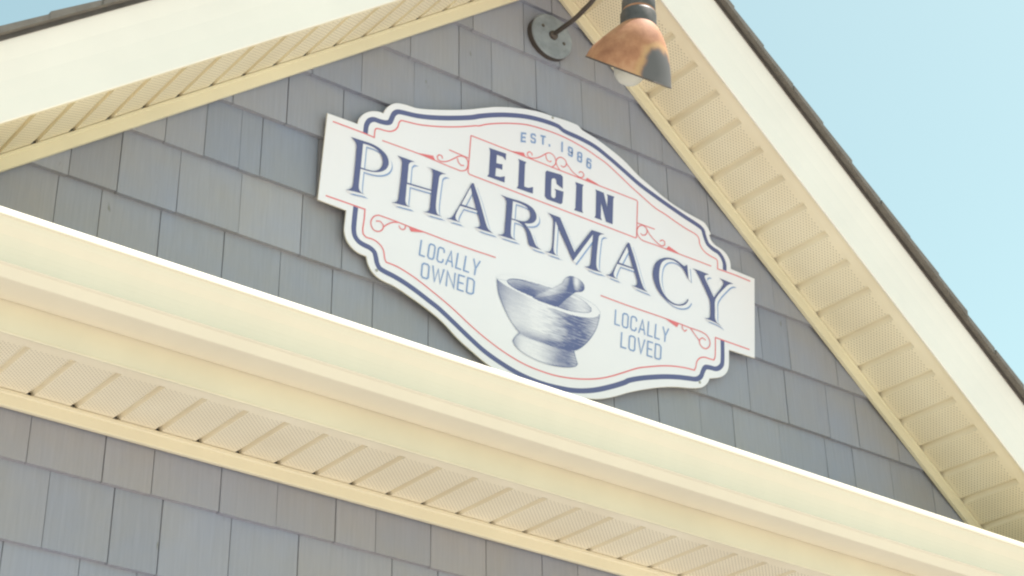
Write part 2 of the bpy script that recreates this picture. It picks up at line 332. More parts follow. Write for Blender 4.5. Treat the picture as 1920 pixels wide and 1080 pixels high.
# ------------------------------------------------------------------ the sign
ART={'outline':[(-722.1,136.3),(-631.2,139.1),(-627.6,156.9),(-612.3,179.5),(-590.5,194.8),(-568.0,201.9),(-556.5,201.5),(-548.2,221.5),(-532.8,239.5),(-515.2,250.5),(-490.1,255.9),(-454.8,259.2),(-403.9,274.9),(-332.7,302.4),(-284.6,323.7),(-236.0,348.2),(-196.0,367.7),(-134.8,389.2),(-62.8,407.9),(5.7,415.3),(85.3,419.6),(105.4,409.4),(150.4,401.0),(204.9,385.2),(259.7,364.3),(310.3,335.2),(361.2,314.3),(426.4,290.1),(487.6,276.6),(540.0,270.1),(561.5,266.0),(577.0,251.8),(587.1,234.4),(580.4,231.1),(588.0,214.1),(603.9,204.2),(628.1,198.5),(646.8,188.5),(659.7,169.6),(662.7,144.1),(756.3,142.3),(746.2,-122.8),(646.1,-126.4),(643.9,-176.0),(637.3,-197.7),(622.9,-215.0),(603.0,-227.4),(583.2,-235.2),(569.5,-239.9),(561.3,-256.5),(543.5,-273.9),(520.2,-284.5),(489.5,-292.8),(440.1,-303.9),(383.8,-321.8),(328.2,-344.2),(273.4,-369.4),(230.2,-392.6),(194.6,-409.0),(166.4,-419.2),(146.3,-424.2),(72.2,-441.3),(3.7,-450.2),(-63.9,-449.8),(-135.4,-440.9),(-197.7,-421.8),(-242.1,-401.5),(-286.4,-379.5),(-340.7,-344.2),(-387.5,-323.6),(-441.4,-305.5),(-487.1,-292.1),(-517.0,-288.5),(-539.5,-282.9),(-558.9,-269.9),(-570.4,-252.6),(-576.1,-235.3),(-596.4,-234.0),(-617.1,-226.5),(-635.9,-209.2),(-645.1,-185.7),(-645.3,-160.7),(-644.1,-126.0),(-728.0,-124.2)],'navy':[[(-606.2,118.8),(-605.9,132.3),(-604.7,145.6),(-597.9,161.2),(-584.2,171.1),(-565.0,172.6),(-545.9,176.0),(-535.0,182.9),(-530.1,196.3),(-524.0,212.7),(-513.3,223.2),(-493.9,228.0),(-454.7,234.5),(-408.8,247.3),(-345.9,270.3),(-278.7,299.1),(-250.2,314.9),(-204.2,336.9),(-157.5,355.6),(-95.8,374.7),(-37.8,384.9),(16.2,387.6),(39.3,380.0),(96.9,377.7),(150.7,370.6),(205.0,351.8),(259.8,328.8),(314.8,305.5),(379.6,285.6),(435.6,270.4),(487.3,257.6),(534.7,247.3),(553.6,239.3),(560.8,221.2),(567.3,205.5),(574.0,195.8),(592.8,187.3),(613.4,182.4),(628.7,169.7),(636.8,151.6),(636.8,130.1)],[(-618.0,-106.7),(-618.8,-128.0),(-619.2,-155.4),(-618.7,-173.4),(-614.3,-189.9),(-603.3,-201.1),(-587.5,-206.1),(-568.7,-208.7),(-554.8,-216.0),(-548.5,-230.3),(-544.4,-243.9),(-535.8,-255.9),(-521.5,-260.7),(-493.1,-265.0),(-461.2,-272.3),(-422.5,-284.8),(-383.4,-299.9),(-347.4,-314.4),(-243.5,-371.0),(-198.9,-392.4),(-141.0,-410.8),(-87.2,-422.7),(-19.5,-427.7),(48.8,-423.1),(99.5,-414.5),(155.4,-396.3),(212.1,-369.7),(260.0,-343.3),(273.4,-333.6),(310.0,-316.6),(354.3,-299.8),(402.9,-283.7),(452.0,-270.8),(490.1,-263.2),(518.9,-257.0),(535.8,-243.9),(543.9,-225.3),(553.6,-210.1),(572.4,-205.5),(591.9,-203.6),(607.9,-194.0),(618.2,-177.1),(620.9,-104.2)]],'red':[[(-704.9,116.7),(-613.8,118.1),(-579.0,117.3),(-578.1,140.1),(-574.4,146.4),(-563.3,149.1),(-547.3,150.6),(-531.4,154.6),(-517.5,164.6),(-510.1,176.5),(-506.3,192.7),(-500.3,200.6),(-485.7,203.5),(-446.5,209.8),(-407.2,220.5),(-361.0,236.1),(-311.0,256.1),(-260.5,279.4),(-254.6,280.8),(-225.5,298.1),(-181.2,318.6),(-136.2,335.8),(-90.6,349.5),(-44.2,355.9),(2.6,359.5),(50.1,358.7),(118.9,349.6),(156.0,340.0),(188.5,331.4),(221.2,316.8),(254.0,300.7),(286.8,284.5),(319.8,269.8),(372.9,247.3),(409.7,239.7),(450.0,228.6),(490.5,219.1),(528.0,212.8),(538.1,204.3),(541.1,187.4),(549.4,173.9),(564.6,164.2),(585.1,159.3),(604.0,156.8),(609.0,151.1),(609.0,125.8),(674.4,127.8),(737.6,127.0)],[(-707.2,-105.8),(-634.6,-104.6),(-590.8,-104.0),(-590.8,-130.1),(-592.8,-164.3),(-590.3,-177.0),(-580.0,-182.5),(-564.5,-181.6),(-548.7,-184.6),(-534.0,-193.7),(-527.0,-204.9),(-522.5,-224.5),(-517.2,-233.2),(-504.6,-233.4),(-482.6,-235.0),(-450.5,-242.4),(-418.1,-252.7),(-378.9,-268.4),(-342.6,-283.7),(-306.2,-300.6),(-245.3,-332.8),(-200.6,-353.0),(-146.8,-372.6),(-88.3,-387.1),(-38.6,-392.3),(25.2,-391.7),(94.3,-380.7),(164.5,-360.1),(211.9,-338.8),(260.0,-312.1),(308.7,-285.1),(347.1,-270.0),(392.0,-253.8),(437.3,-241.5),(479.2,-234.2),(511.8,-231.6),(517.1,-220.4),(521.3,-202.9),(532.1,-188.2),(549.7,-179.7),(569.2,-178.7),(585.6,-177.7),(591.1,-165.5),(594.0,-103.5),(638.4,-103.1),(725.5,-102.2)],[(-277.1,241.3),(303.2,247.7),(306.9,244.3),(302.9,125.4),(299.0,122.2),(-276.6,117.9),(-281.4,123.0),(-277.1,241.3)],[(-70.4,256.4),(-71.6,262.7),(-78.8,265.3),(-85.8,260.1),(-87.0,251.9),(-80.3,246.8),(-70.1,247.8),(-53.9,254.9),(-37.7,266.9),(-23.6,280.1),(-12.4,287.3),(-0.9,286.8),(7.6,280.3),(11.6,269.1),(9.1,256.5),(-1.0,244.9)],[(-24.0,278.0),(-22.3,267.9),(-17.9,260.8),(-8.6,259.1),(-3.5,263.8)],[(26.0,246.4),(17.5,253.9),(12.5,265.6),(15.0,276.3),(24.1,286.2),(34.6,288.6),(45.2,283.9),(48.5,275.3),(45.5,265.4),(37.3,259.0),(28.8,261.1)],[(48.4,276.3),(58.1,267.2),(70.9,256.4),(85.7,250.3),(98.4,248.2),(107.3,252.4),(111.4,261.8),(106.6,267.9),(98.2,267.0),(93.6,261.0)],[(-554.6,117.2),(-437.7,120.5),(-388.1,119.4),(-354.6,118.1),(-321.0,117.8),(-304.2,118.6),(-289.3,126.5),(-283.7,136.8)],[(-364.8,133.8),(-367.6,141.8),(-376.6,141.6),(-382.2,133.6),(-379.4,125.6),(-368.3,123.7),(-348.7,131.8),(-326.1,150.2),(-309.8,162.9),(-294.6,165.4),(-285.1,159.2),(-282.5,147.1),(-285.2,132.9)],[(-317.8,153.3),(-313.8,141.8),(-305.0,135.3),(-295.0,138.4)],[(-345.6,168.9),(-283.5,167.1)],[(304.7,173.3),(370.6,175.4)],[(317.7,143.6),(324.2,139.2),(335.1,144.5),(341.7,156.4),(338.5,168.5),(326.0,172.3),(312.2,164.5),(305.3,151.0),(306.8,135.5),(317.6,124.7),(332.3,122.5),(375.1,124.2),(411.6,124.5),(465.2,125.2),(584.2,126.4)],[(340.8,164.9),(350.6,152.2),(365.4,141.3),(381.8,132.4),(397.4,129.5),(407.8,136.9),(406.9,147.5),(398.6,149.3),(389.2,142.2)],[(-180.8,-105.2),(-309.5,-108.6),(-407.6,-107.6),(-457.6,-107.5),(-497.6,-106.2),(-535.5,-106.5),(-551.2,-107.5),(-563.7,-116.5),(-570.7,-132.2),(-568.1,-146.5),(-558.7,-154.7),(-544.2,-152.7),(-533.7,-140.5),(-534.5,-129.1),(-543.8,-123.2),(-556.1,-126.4)],[(-534.0,-136.9),(-518.7,-121.4),(-503.6,-111.4),(-489.5,-107.1)],[(-487.4,-115.5),(-482.2,-122.3),(-474.1,-123.2),(-468.1,-117.4),(-467.1,-109.3)],[(174.3,-103.8),(273.5,-104.1),(405.0,-101.4),(456.7,-101.6),(501.0,-102.6),(539.9,-102.0),(559.4,-106.6),(570.8,-118.9),(571.5,-135.2),(558.2,-150.2),(542.7,-150.0),(533.2,-140.4),(534.2,-128.6),(544.2,-119.9),(557.0,-123.9)],[(533.3,-133.8),(499.1,-103.2)],[(468.2,-102.3),(469.9,-113.9),(477.5,-119.8),(486.1,-112.8)]],'wedge':[[(-441.1,121.8),(-395.4,131.2),(-387.4,119.0)],[(411.6,124.5),(421.8,137.4),(465.2,125.2)],[(-407.6,-108.5),(-450.0,-120.3),(-457.6,-106.9)],[(401.2,-101.0),(457.8,-100.6),(448.8,-116.3)],[(-139.1,244.1),(-99.9,253.8),(-93.4,242.3)],[(115.4,244.1),(122.3,255.5),(166.5,248.4)]],'serif':[([(-649.6,90.2),(-635.4,91.1),(-612.5,92.4),(-588.1,93.7),(-568.8,91.6),(-551.9,85.3),(-538.8,75.9),(-532.2,63.4),(-531.5,50.1),(-537.4,35.7),(-547.6,25.1),(-560.7,17.2),(-576.6,11.8),(-595.3,8.5),(-614.1,7.3),(-614.6,-13.5),(-615.2,-40.3),(-613.7,-53.0),(-607.5,-60.5),(-595.8,-62.8),(-624.5,-65.4),(-653.3,-69.7),(-640.6,-62.9),(-633.9,-53.8),(-632.1,-35.9),(-631.0,7.1),(-630.7,55.6),(-631.2,71.6),(-634.5,79.8),(-641.7,85.1)],[(-611.9,84.5),(-590.2,86.1),(-570.9,82.6),(-556.4,71.9),(-549.8,56.7),(-550.8,40.1),(-558.6,26.3),(-574.2,16.1),(-595.6,12.4),(-613.6,12.0),(-612.8,43.5)]),([(-507.1,88.0),(-485.8,89.3),(-450.8,89.4),(-463.1,84.7),(-469.6,76.2),(-470.6,62.2),(-471.5,18.9),(-394.9,24.8),(-393.5,74.7),(-395.4,82.2),(-401.3,86.9),(-416.1,88.2),(-393.0,89.2),(-351.6,89.0),(-364.2,84.3),(-372.3,75.7),(-374.3,59.9),(-377.6,17.6),(-378.9,-18.2),(-375.9,-36.1),(-370.0,-42.1),(-357.2,-43.7),(-387.9,-47.1),(-418.6,-49.2),(-406.2,-45.6),(-398.4,-36.1),(-396.7,-16.6),(-395.8,20.7),(-472.5,14.1),(-473.1,-20.1),(-473.2,-38.9),(-468.5,-47.9),(-457.3,-50.6),(-484.6,-53.8),(-515.9,-56.6),(-503.9,-52.2),(-496.3,-43.3),(-494.6,-27.9),(-492.0,16.1),(-490.7,71.0),(-492.0,78.7),(-497.9,83.3)],None),([(-268.1,92.9),(-262.3,93.1),(-241.2,46.7),(-221.5,-5.5),(-212.5,-25.6),(-202.8,-33.1),(-192.5,-36.3),(-228.8,-38.7),(-254.8,-38.6),(-243.4,-35.6),(-235.9,-27.5),(-237.2,-17.9),(-249.1,13.5),(-302.5,9.4),(-312.0,-13.2),(-316.0,-28.2),(-314.5,-35.3),(-307.8,-39.4),(-296.3,-40.7),(-320.5,-42.0),(-344.5,-43.8),(-330.6,-37.5),(-322.7,-26.5),(-303.3,13.2)],[(-272.3,77.7),(-251.0,17.5),(-298.8,15.6)]),([(-173.1,91.0),(-154.7,90.7),(-130.8,92.4),(-106.9,94.1),(-82.8,92.9),(-64.4,86.9),(-53.4,73.9),(-52.1,58.9),(-60.2,44.8),(-75.0,35.4),(-91.4,30.5),(-80.6,22.3),(-69.7,9.4),(-60.1,-9.4),(-52.2,-23.3),(-43.0,-29.0),(-30.3,-31.0),(-48.9,-33.3),(-71.4,-33.3),(-76.7,-26.3),(-80.2,-10.9),(-85.5,6.7),(-94.9,20.0),(-107.7,26.1),(-119.7,27.9),(-135.1,26.9),(-136.0,2.7),(-136.0,-13.8),(-134.5,-24.3),(-127.2,-29.2),(-114.7,-31.2),(-144.2,-33.7),(-179.4,-35.0),(-164.9,-30.0),(-157.8,-22.8),(-156.4,-7.2),(-154.6,23.9),(-153.1,63.3),(-153.6,77.1),(-158.9,85.0)],[(-132.1,85.8),(-109.7,86.9),(-88.5,84.4),(-75.6,75.8),(-72.1,61.6),(-76.9,48.7),(-87.1,38.9),(-104.9,33.2),(-134.6,30.7)]),([(-16.4,91.4),(5.6,91.4),(28.7,91.4),(80.8,-0.4),(139.5,90.7),(158.4,92.2),(185.4,92.4),(174.3,88.6),(166.1,81.1),(163.1,65.2),(159.0,26.9),(156.9,-7.7),(158.9,-22.5),(165.2,-29.6),(179.1,-31.7),(144.0,-35.0),(115.4,-32.9),(128.4,-29.1),(135.7,-21.6),(138.0,-2.8),(141.4,32.2),(144.0,78.0),(76.3,-29.3),(73.2,-26.2),(12.8,74.4),(10.3,20.6),(8.9,-13.4),(10.7,-24.4),(16.9,-30.6),(31.3,-31.3),(2.4,-32.3),(-23.4,-32.2),(-7.4,-28.7),(0.6,-19.8),(3.9,-4.0),(5.9,38.7),(6.2,68.4),(3.8,79.7),(-3.5,86.1)],None),([(269.7,96.5),(276.2,95.2),(293.0,55.5),(313.8,-3.2),(323.4,-25.6),(331.5,-35.7),(342.8,-39.7),(308.9,-38.9),(281.6,-37.1),(294.4,-34.6),(303.1,-27.2),(302.5,-15.5),(290.3,16.6),(231.3,14.1),(222.5,-8.2),(218.8,-20.7),(220.1,-28.7),(227.4,-33.3),(238.5,-34.4),(213.1,-34.4),(191.0,-33.3),(203.6,-29.1),(211.5,-20.3),(231.9,20.5)],[(266.5,80.9),(287.7,20.5),(236.7,20.4)]),([(489.9,98.4),(494.1,52.0),(490.1,55.9),(477.7,74.5),(461.2,87.9),(441.2,94.3),(421.2,92.7),(404.5,84.1),(391.1,67.1),(384.6,40.4),(384.6,11.7),(392.9,-14.2),(408.1,-32.1),(429.3,-42.3),(452.4,-42.8),(472.4,-34.1),(484.6,-23.0),(491.2,-12.3),(492.8,-16.6),(480.8,-33.7),(460.6,-44.7),(435.8,-48.7),(409.6,-42.9),(386.8,-30.4),(370.6,-10.1),(361.7,12.7),(361.2,35.5),(369.6,61.3),(384.6,79.4),(407.9,93.7),(431.3,99.6),(451.3,99.1),(469.7,92.8),(478.7,89.4)],None),([(510.1,93.5),(535.5,94.4),(573.0,94.0),(560.9,88.2),(555.0,82.7),(557.2,76.1),(568.7,58.0),(589.9,24.1),(620.3,66.1),(629.4,80.9),(627.9,89.3),(612.6,95.4),(638.5,94.8),(668.0,94.5),(652.1,87.8),(640.7,78.1),(595.6,20.1),(592.8,-18.5),(592.2,-41.8),(597.9,-54.3),(616.4,-61.5),(589.4,-56.5),(551.6,-54.6),(567.6,-50.1),(573.8,-42.7),(575.0,-24.2),(575.0,1.8),(571.0,15.0),(531.8,77.9),(523.5,88.3)],None)],'elgin':[[(-217.1,225.1),(-159.1,228.2),(-159.5,206.5),(-169.7,214.1),(-189.7,213.0),(-190.5,186.2),(-179.2,187.3),(-169.7,189.8),(-170.2,171.9),(-180.1,172.2),(-191.0,170.3),(-192.4,144.3),(-176.1,147.0),(-160.6,154.8),(-160.8,134.9),(-219.2,133.2),(-213.6,142.0),(-212.3,210.6),(-213.3,219.4)],[(-118.8,226.9),(-89.9,227.2),(-94.2,218.4),(-94.7,147.2),(-81.4,147.3),(-64.6,156.3),(-65.2,134.7),(-120.2,132.4),(-115.1,141.4),(-113.9,216.6),(-114.7,222.1)],[(-19.2,226.5),(30.5,231.7),(36.9,226.5),(37.6,188.3),(15.7,195.5),(13.8,208.4),(7.5,211.8),(0.5,207.8),(-2.4,200.9),(-2.5,152.0),(1.3,146.2),(9.0,147.0),(13.5,153.5),(13.7,172.3),(7.7,177.2),(40.3,179.7),(37.0,142.0),(30.9,136.1),(-16.9,134.7),(-24.1,141.8),(-23.6,219.0)],[(80.8,226.6),(110.9,227.8),(106.9,219.6),(106.7,142.7),(110.6,136.1),(78.6,134.1),(82.8,142.8),(84.8,215.8)],[(152.3,228.5),(182.8,228.5),(195.9,185.0),(197.3,222.1),(194.1,228.2),(221.5,229.5),(217.7,220.7),(215.5,136.8),(191.5,136.9),(173.4,192.9),(173.2,143.4),(177.7,136.4),(150.1,135.8),(154.7,144.1),(155.6,221.5)]],'est':[('E',[(-111.1,317.0),(-92.8,322.1),(-93.7,289.9),(-111.3,284.2)]),('S',[(-78.2,327.0),(-59.7,331.3),(-58.8,299.3),(-77.8,294.9)]),('T',[(-43.7,334.6),(-25.7,337.5),(-25.8,306.8),(-43.8,304.0)]),('.',[(-18.7,335.5),(-6.9,337.7),(-6.2,308.8),(-18.0,306.9)]),('1',[(23.5,341.0),(41.5,341.2),(41.5,307.4),(23.3,306.9)]),('9',[(53.0,336.1),(71.8,335.0),(71.0,303.1),(53.0,304.1)]),('8',[(86.5,331.8),(105.3,331.0),(103.9,296.3),(85.4,297.3)]),('6',[(120.2,323.3),(138.8,322.1),(136.6,287.4),(118.7,289.5)])],'owned':[('L',[(-418.4,-133.3),(-399.1,-133.2),(-403.2,-180.6),(-422.2,-180.6)]),('O',[(-392.8,-133.1),(-370.1,-133.0),(-374.6,-180.5),(-396.9,-180.6)]),('C',[(-363.8,-133.0),(-341.1,-132.9),(-345.9,-180.5),(-368.3,-180.5)]),('A',[(-334.8,-132.9),(-309.8,-132.8),(-315.1,-180.4),(-339.7,-180.4)]),('L',[(-303.5,-132.7),(-284.2,-132.6),(-289.8,-180.3),(-308.8,-180.4)]),('L',[(-277.9,-132.6),(-258.6,-132.5),(-264.5,-180.3),(-283.5,-180.3)]),('Y',[(-252.3,-132.5),(-228.5,-132.4),(-234.7,-180.2),(-258.2,-180.3)]),('O',[(-411.3,-196.5),(-385.7,-195.8),(-387.6,-242.3),(-413.0,-242.5)]),('W',[(-378.6,-195.6),(-340.2,-194.7),(-342.4,-242.0),(-380.5,-242.3)]),('N',[(-333.0,-194.5),(-304.9,-193.8),(-307.4,-241.7),(-335.3,-241.9)]),('E',[(-297.7,-193.6),(-275.9,-193.1),(-278.7,-241.5),(-300.3,-241.6)]),('D',[(-268.8,-192.9),(-243.2,-192.3),(-246.2,-241.2),(-271.6,-241.4)])],'loved':[('L',[(225.6,-130.8),(245.4,-130.7),(242.4,-178.0),(222.9,-178.3)]),('O',[(251.9,-130.6),(275.2,-130.4),(271.8,-177.7),(248.9,-177.9)]),('C',[(281.7,-130.4),(305.0,-130.2),(301.3,-177.3),(278.3,-177.6)]),('A',[(311.5,-130.2),(337.1,-129.9),(333.0,-176.9),(307.7,-177.2)]),('L',[(343.6,-129.9),(363.4,-129.7),(359.0,-176.6),(339.4,-176.8)]),('L',[(369.9,-129.7),(389.7,-129.5),(384.9,-176.2),(365.4,-176.5)]),('Y',[(396.2,-129.5),(420.7,-129.3),(415.5,-175.8),(391.4,-176.1)]),('L',[(247.1,-193.7),(268.0,-193.1),(265.1,-241.3),(244.2,-241.7)]),('O',[(274.9,-192.9),(299.5,-192.1),(296.5,-240.8),(272.0,-241.2)]),('V',[(306.3,-191.9),(333.4,-191.1),(330.4,-240.2),(303.4,-240.7)]),('E',[(340.3,-190.9),(361.2,-190.3),(358.1,-239.7),(337.2,-240.1)]),('D',[(368.1,-190.1),(392.7,-189.3),(389.5,-239.1),(365.0,-239.6)])],'mortar':{'body':[(-175.3,-167.8),(-174.1,-183.0),(-169.9,-203.3),(-162.4,-222.5),(-144.4,-253.7),(-123.2,-280.8),(-97.1,-303.2),(-71.5,-309.0),(-37.3,-310.7),(3.9,-310.4),(45.5,-307.0),(85.6,-300.0),(111.7,-282.1),(139.7,-248.5),(160.8,-210.4),(171.3,-172.2),(171.9,-159.2),(156.9,-175.2),(121.1,-187.4),(75.0,-194.8),(22.2,-195.9),(-33.6,-192.7),(-89.0,-185.6),(-137.0,-179.5),(-160.9,-174.0)],'foot':[(-97.1,-303.2),(-110.1,-317.9),(-117.4,-332.3),(-110.9,-344.0),(-90.3,-355.9),(-59.6,-363.3),(-22.1,-367.2),(19.0,-365.5),(63.8,-356.8),(91.6,-345.4),(98.4,-335.7),(91.2,-319.4),(85.6,-300.0),(45.5,-307.0),(3.9,-310.4),(-37.3,-310.7),(-71.5,-309.0)],'rim':[(-175.3,-167.8),(-165.1,-152.0),(-138.4,-140.5),(-94.1,-131.4),(-42.4,-126.9),(10.1,-127.0),(63.2,-128.8),(116.8,-132.1),(156.5,-141.7),(172.9,-155.7),(171.9,-160.8),(156.9,-176.7),(121.1,-188.7),(75.0,-195.7),(22.2,-196.8),(-33.6,-193.4),(-89.0,-186.3),(-136.9,-180.1),(-160.9,-174.0)],'hole':[(-144.4,-162.3),(-131.1,-152.5),(-97.2,-143.5),(-55.9,-139.3),(-0.2,-136.8),(56.1,-132.7),(91.7,-132.2),(120.5,-140.5),(142.2,-152.7),(143.1,-163.6),(135.2,-169.9),(113.8,-177.7),(74.8,-185.4),(29.0,-187.4),(-19.9,-185.8),(-68.4,-182.7),(-109.7,-179.0),(-135.5,-171.8)],'pestle':[(-58.0,-185.6),(-41.2,-168.2),(-20.7,-154.6),(20.6,-125.2),(41.5,-107.1),(50.0,-91.5),(69.4,-78.0),(94.4,-76.7),(112.6,-85.3),(118.1,-97.9),(111.1,-112.1),(88.0,-122.3),(73.9,-134.8),(49.6,-160.8),(25.5,-186.9),(-5.9,-189.2),(-33.7,-188.7)],'edge':[(-175.3,-167.8),(-169.9,-203.3),(-162.4,-222.5),(-144.4,-253.7),(-123.2,-280.8),(-97.1,-303.2),(-110.1,-317.9),(-117.4,-332.3),(-110.9,-344.0),(-90.3,-355.9),(-59.6,-363.3),(-22.1,-367.2),(19.0,-365.5),(63.8,-356.8),(91.6,-345.4),(98.4,-335.7),(91.2,-319.4),(85.6,-302.5),(111.7,-282.1),(139.7,-248.5),(160.8,-210.4),(171.3,-172.2),(172.9,-155.7),(156.5,-141.7),(116.8,-132.1),(77.4,-129.5)]},'screws':[(-2.9,407.8),(531.2,-263.8),(-543.9,-265.6)]}

SU, SV = 2.667, 2.503
sign = empty('shop_sign', (SU, -.018, SV), 'white scalloped sign board with navy lettering and a mortar and pestle above the gutter', 'sign')
def smooth_pts(p, n=4, closed=False, sharp=60):
    """Catmull-Rom through the points, keeping corners sharper than the limit"""
    m = len(p); out = []
    def corner(i):
        if not closed and (i == 0 or i == m-1): return True
        a, b, c = Vector(p[(i-1) % m]), Vector(p[i]), Vector(p[(i+1) % m])
        u, v = b-a, c-b
        return u.length < 1e-6 or v.length < 1e-6 or math.degrees(u.angle(v)) > sharp
    cs = [corner(i) for i in range(m)]
    for i in range(m if closed else m-1):
        j = (i+1) % m
        p1, p2 = Vector(p[i]), Vector(p[j])
        p0 = p1 if cs[i] else Vector(p[(i-1) % m]); p3 = p2 if cs[j] else Vector(p[(j+1) % m])
        if cs[i]: p0 = p1 - (p2-p1)*.6
        if cs[j]: p3 = p2 + (p2-p1)*.6
        L = (p2-p1).length or 1e-6
        # centripetal-ish tangents
        m1 = (p2-p0) * (L/((p1-p0).length + L)); m2 = (p3-p1) * (L/((p3-p2).length + L))
        for s in range(n):
            t = s/n; t2 = t*t; t3 = t2*t
            out.append(tuple((2*t3-3*t2+1)*p1 + (t3-2*t2+t)*m1 + (-2*t3+3*t2)*p2 + (t3-t2)*m2))
    if not closed: out.append(tuple(p[-1]))
    return out
class Art:
    def __init__(s): s.v = []; s.f = []
    def poly(s, pts, y, hole=None, off=(0, 0)):
        loops = [[Vector((a+off[0], b+off[1], 0)) for a, b in pts]] + ([[Vector((a+off[0], b+off[1], 0)) for a, b in hole]] if hole else [])
        i = len(s.v); fl = [q for l in loops for q in l]
        s.v += [(q.x/1000, y, q.y/1000) for q in fl]
        for t in tessellate_polygon(loops): s.f.append(tuple(i+k for k in t))
    def ribbon(s, pts, w, y, closed=False, taper=False):
        n = len(pts); i = len(s.v); P = [Vector(q) for q in pts]
        for k in range(n):
            a = P[k-1] if (k > 0 or closed) else P[k]; c = P[(k+1) % n] if (k < n-1 or closed) else P[k]
            u = (P[k]-a).normalized() if (P[k]-a).length > 1e-6 else (c-P[k]).normalized(); v = (c-P[k]).normalized() if (c-P[k]).length > 1e-6 else u
            t = (u+v); t = t.normalized() if t.length > .2 else u
            nn = Vector((-t.y, t.x)); cosv = max(.45, nn.dot(Vector((-u.y, u.x))))
            ww = w/2/cosv
            s.v += [((P[k].x+nn.x*ww)/1000, y, (P[k].y+nn.y*ww)/1000), ((P[k].x-nn.x*ww)/1000, y, (P[k].y-nn.y*ww)/1000)]
        for k in range(n if closed else n-1):
            j = (k+1) % n; s.f.append((i+2*k, i+2*k+1, i+2*j+1, i+2*j))
    def make(s, name, mat, label=None, parent=None):
        me = bpy.data.meshes.new(name); me.from_pydata(s.v, [], s.f); me.validate(); me.update()
        bm = bmesh.new(); bm.from_mesh(me)
        for f in bm.faces:
            if f.normal.y > 0: f.normal_flip()
        bm.to_mesh(me); bm.free()
        o = link(name, me, mat, parent or sign)
        if label: o['label'] = label
        return o
ol = smooth_pts(ART['outline'], 4, True, 42)
# board: front, chamfered edge, sides and back (8 mm composite panel)
def offset_loop(pts, d):
    n = len(pts); out = []
    P = [Vector(q) for q in pts]; area = sum(P[i].x*P[(i+1) % n].y - P[(i+1) % n].x*P[i].y for i in range(n))
    sg = 1 if area > 0 else -1
    for k in range(n):
        u = (P[k]-P[k-1]); v = (P[(k+1) % n]-P[k])
        u = u.normalized() if u.length > 1e-6 else v.normalized(); v = v.normalized() if v.length > 1e-6 else u
        t = (u+v).normalized(); nn = Vector((-t.y, t.x))*sg; cosv = max(.6, abs(nn.dot(Vector((-u.y, u.x)))))
        out.append(tuple(P[k]+nn*d/cosv))
    return out
inner = offset_loop(ol, 1.2); nO = len(ol)
vs = [(a/1000, 0, b/1000) for a, b in inner] + [(a/1000, .001, b/1000) for a, b in ol] + [(a/1000, .005, b/1000) for a, b in ol]
fs = [tuple(t) for t in tessellate_polygon([[Vector((a, b, 0)) for a, b in inner]])]
fs += [(i, (i+1) % nO, nO+(i+1) % nO, nO+i) for i in range(nO)] + [(nO+i, nO+(i+1) % nO, 2*nO+(i+1) % nO, 2*nO+i) for i in range(nO)]
fs += [tuple(2*nO+k for k in t) for t in tessellate_polygon([[Vector((a, b, 0)) for a, b in ol]])]
brd = mesh('board', vs, fs, None, sign); brd.data.materials.append(M_BOARD); brd.data.materials.append(M_BACKER)
for p in brd.data.polygons:
    if p.center.y > .002: p.material_index = 1
# four stand-off blocks between board and wall
for (u, v) in ((-.62, 0), (.62, 0), (-.15, .30), (.15, -.33)):
    bm = bmesh.new(); bmesh.ops.create_cone(bm, cap_ends=True, segments=16, radius1=.014, radius2=.014, depth=.014, matrix=Matrix.Translation((u, .0120, v)) @ Matrix.Rotation(math.pi/2, 4, 'X'))
    me = bpy.data.meshes.new('spacer'); bm.to_mesh(me); bm.free(); link('spacer', me, M_STEEL, sign)
E_ = .00022
a = Art()
for nv in ART['navy']: a.ribbon(smooth_pts(nv, 5, False, 75), 14.6, -E_*1)
a.make('border_stripe', M_NAVY, 'navy border stripe')
a = Art()
RW = [4.0, 4.0, 3.6] + [3.3]*20
for i, r_ in enumerate(ART['red']): a.ribbon(smooth_pts(r_, 1 if i == 2 else 5, False, 50), RW[i], -E_*(2+.16*i))
for i, w in enumerate(ART['wedge']): a.poly(w, -E_*(6+.1*i))
a.make('scroll_ornament', M_RED, 'red line border and scrollwork')
# serif word: blue drop outline, white step, navy face
sh = (13.3, -8.2)
blue, white, navy = Art(), Art(), Art()
for (o_, h_) in ART['serif']:
    oo = smooth_pts(o_, 3, True, 40); hh = smooth_pts(h_, 3, True, 40) if h_ else None
    k = ART['serif'].index((o_, h_))
    # the shadow is the union of shifted copies, each on its own thin layer
    blue.poly(oo, -E_*(7+.05*k), hh, sh)
    for s in range(6): white.poly(oo, -E_*(8+s*.6+.05*k), hh, (sh[0]*(.76-.126*s), sh[1]*(.58-.095*s)))
    navy.poly(oo, -E_*(12.5+.05*k), hh)
blue.make('letter_shadow', M_BLUE, 'light blue drop line of the big serif word')
white.make('letter_gap', M_BOARD, 'white inline of the big serif word')
navy.make('large_lettering', M_NAVY, 'big navy serif word PHARMACY')
a = Art()
for i, o_ in enumerate(ART['elgin']): a.poly(smooth_pts(o_, 2, True, 30) if i == 2 else o_, -E_*4)
a.make('name_lettering', M_NAVY, 'navy slab word ELGIN in the red box')
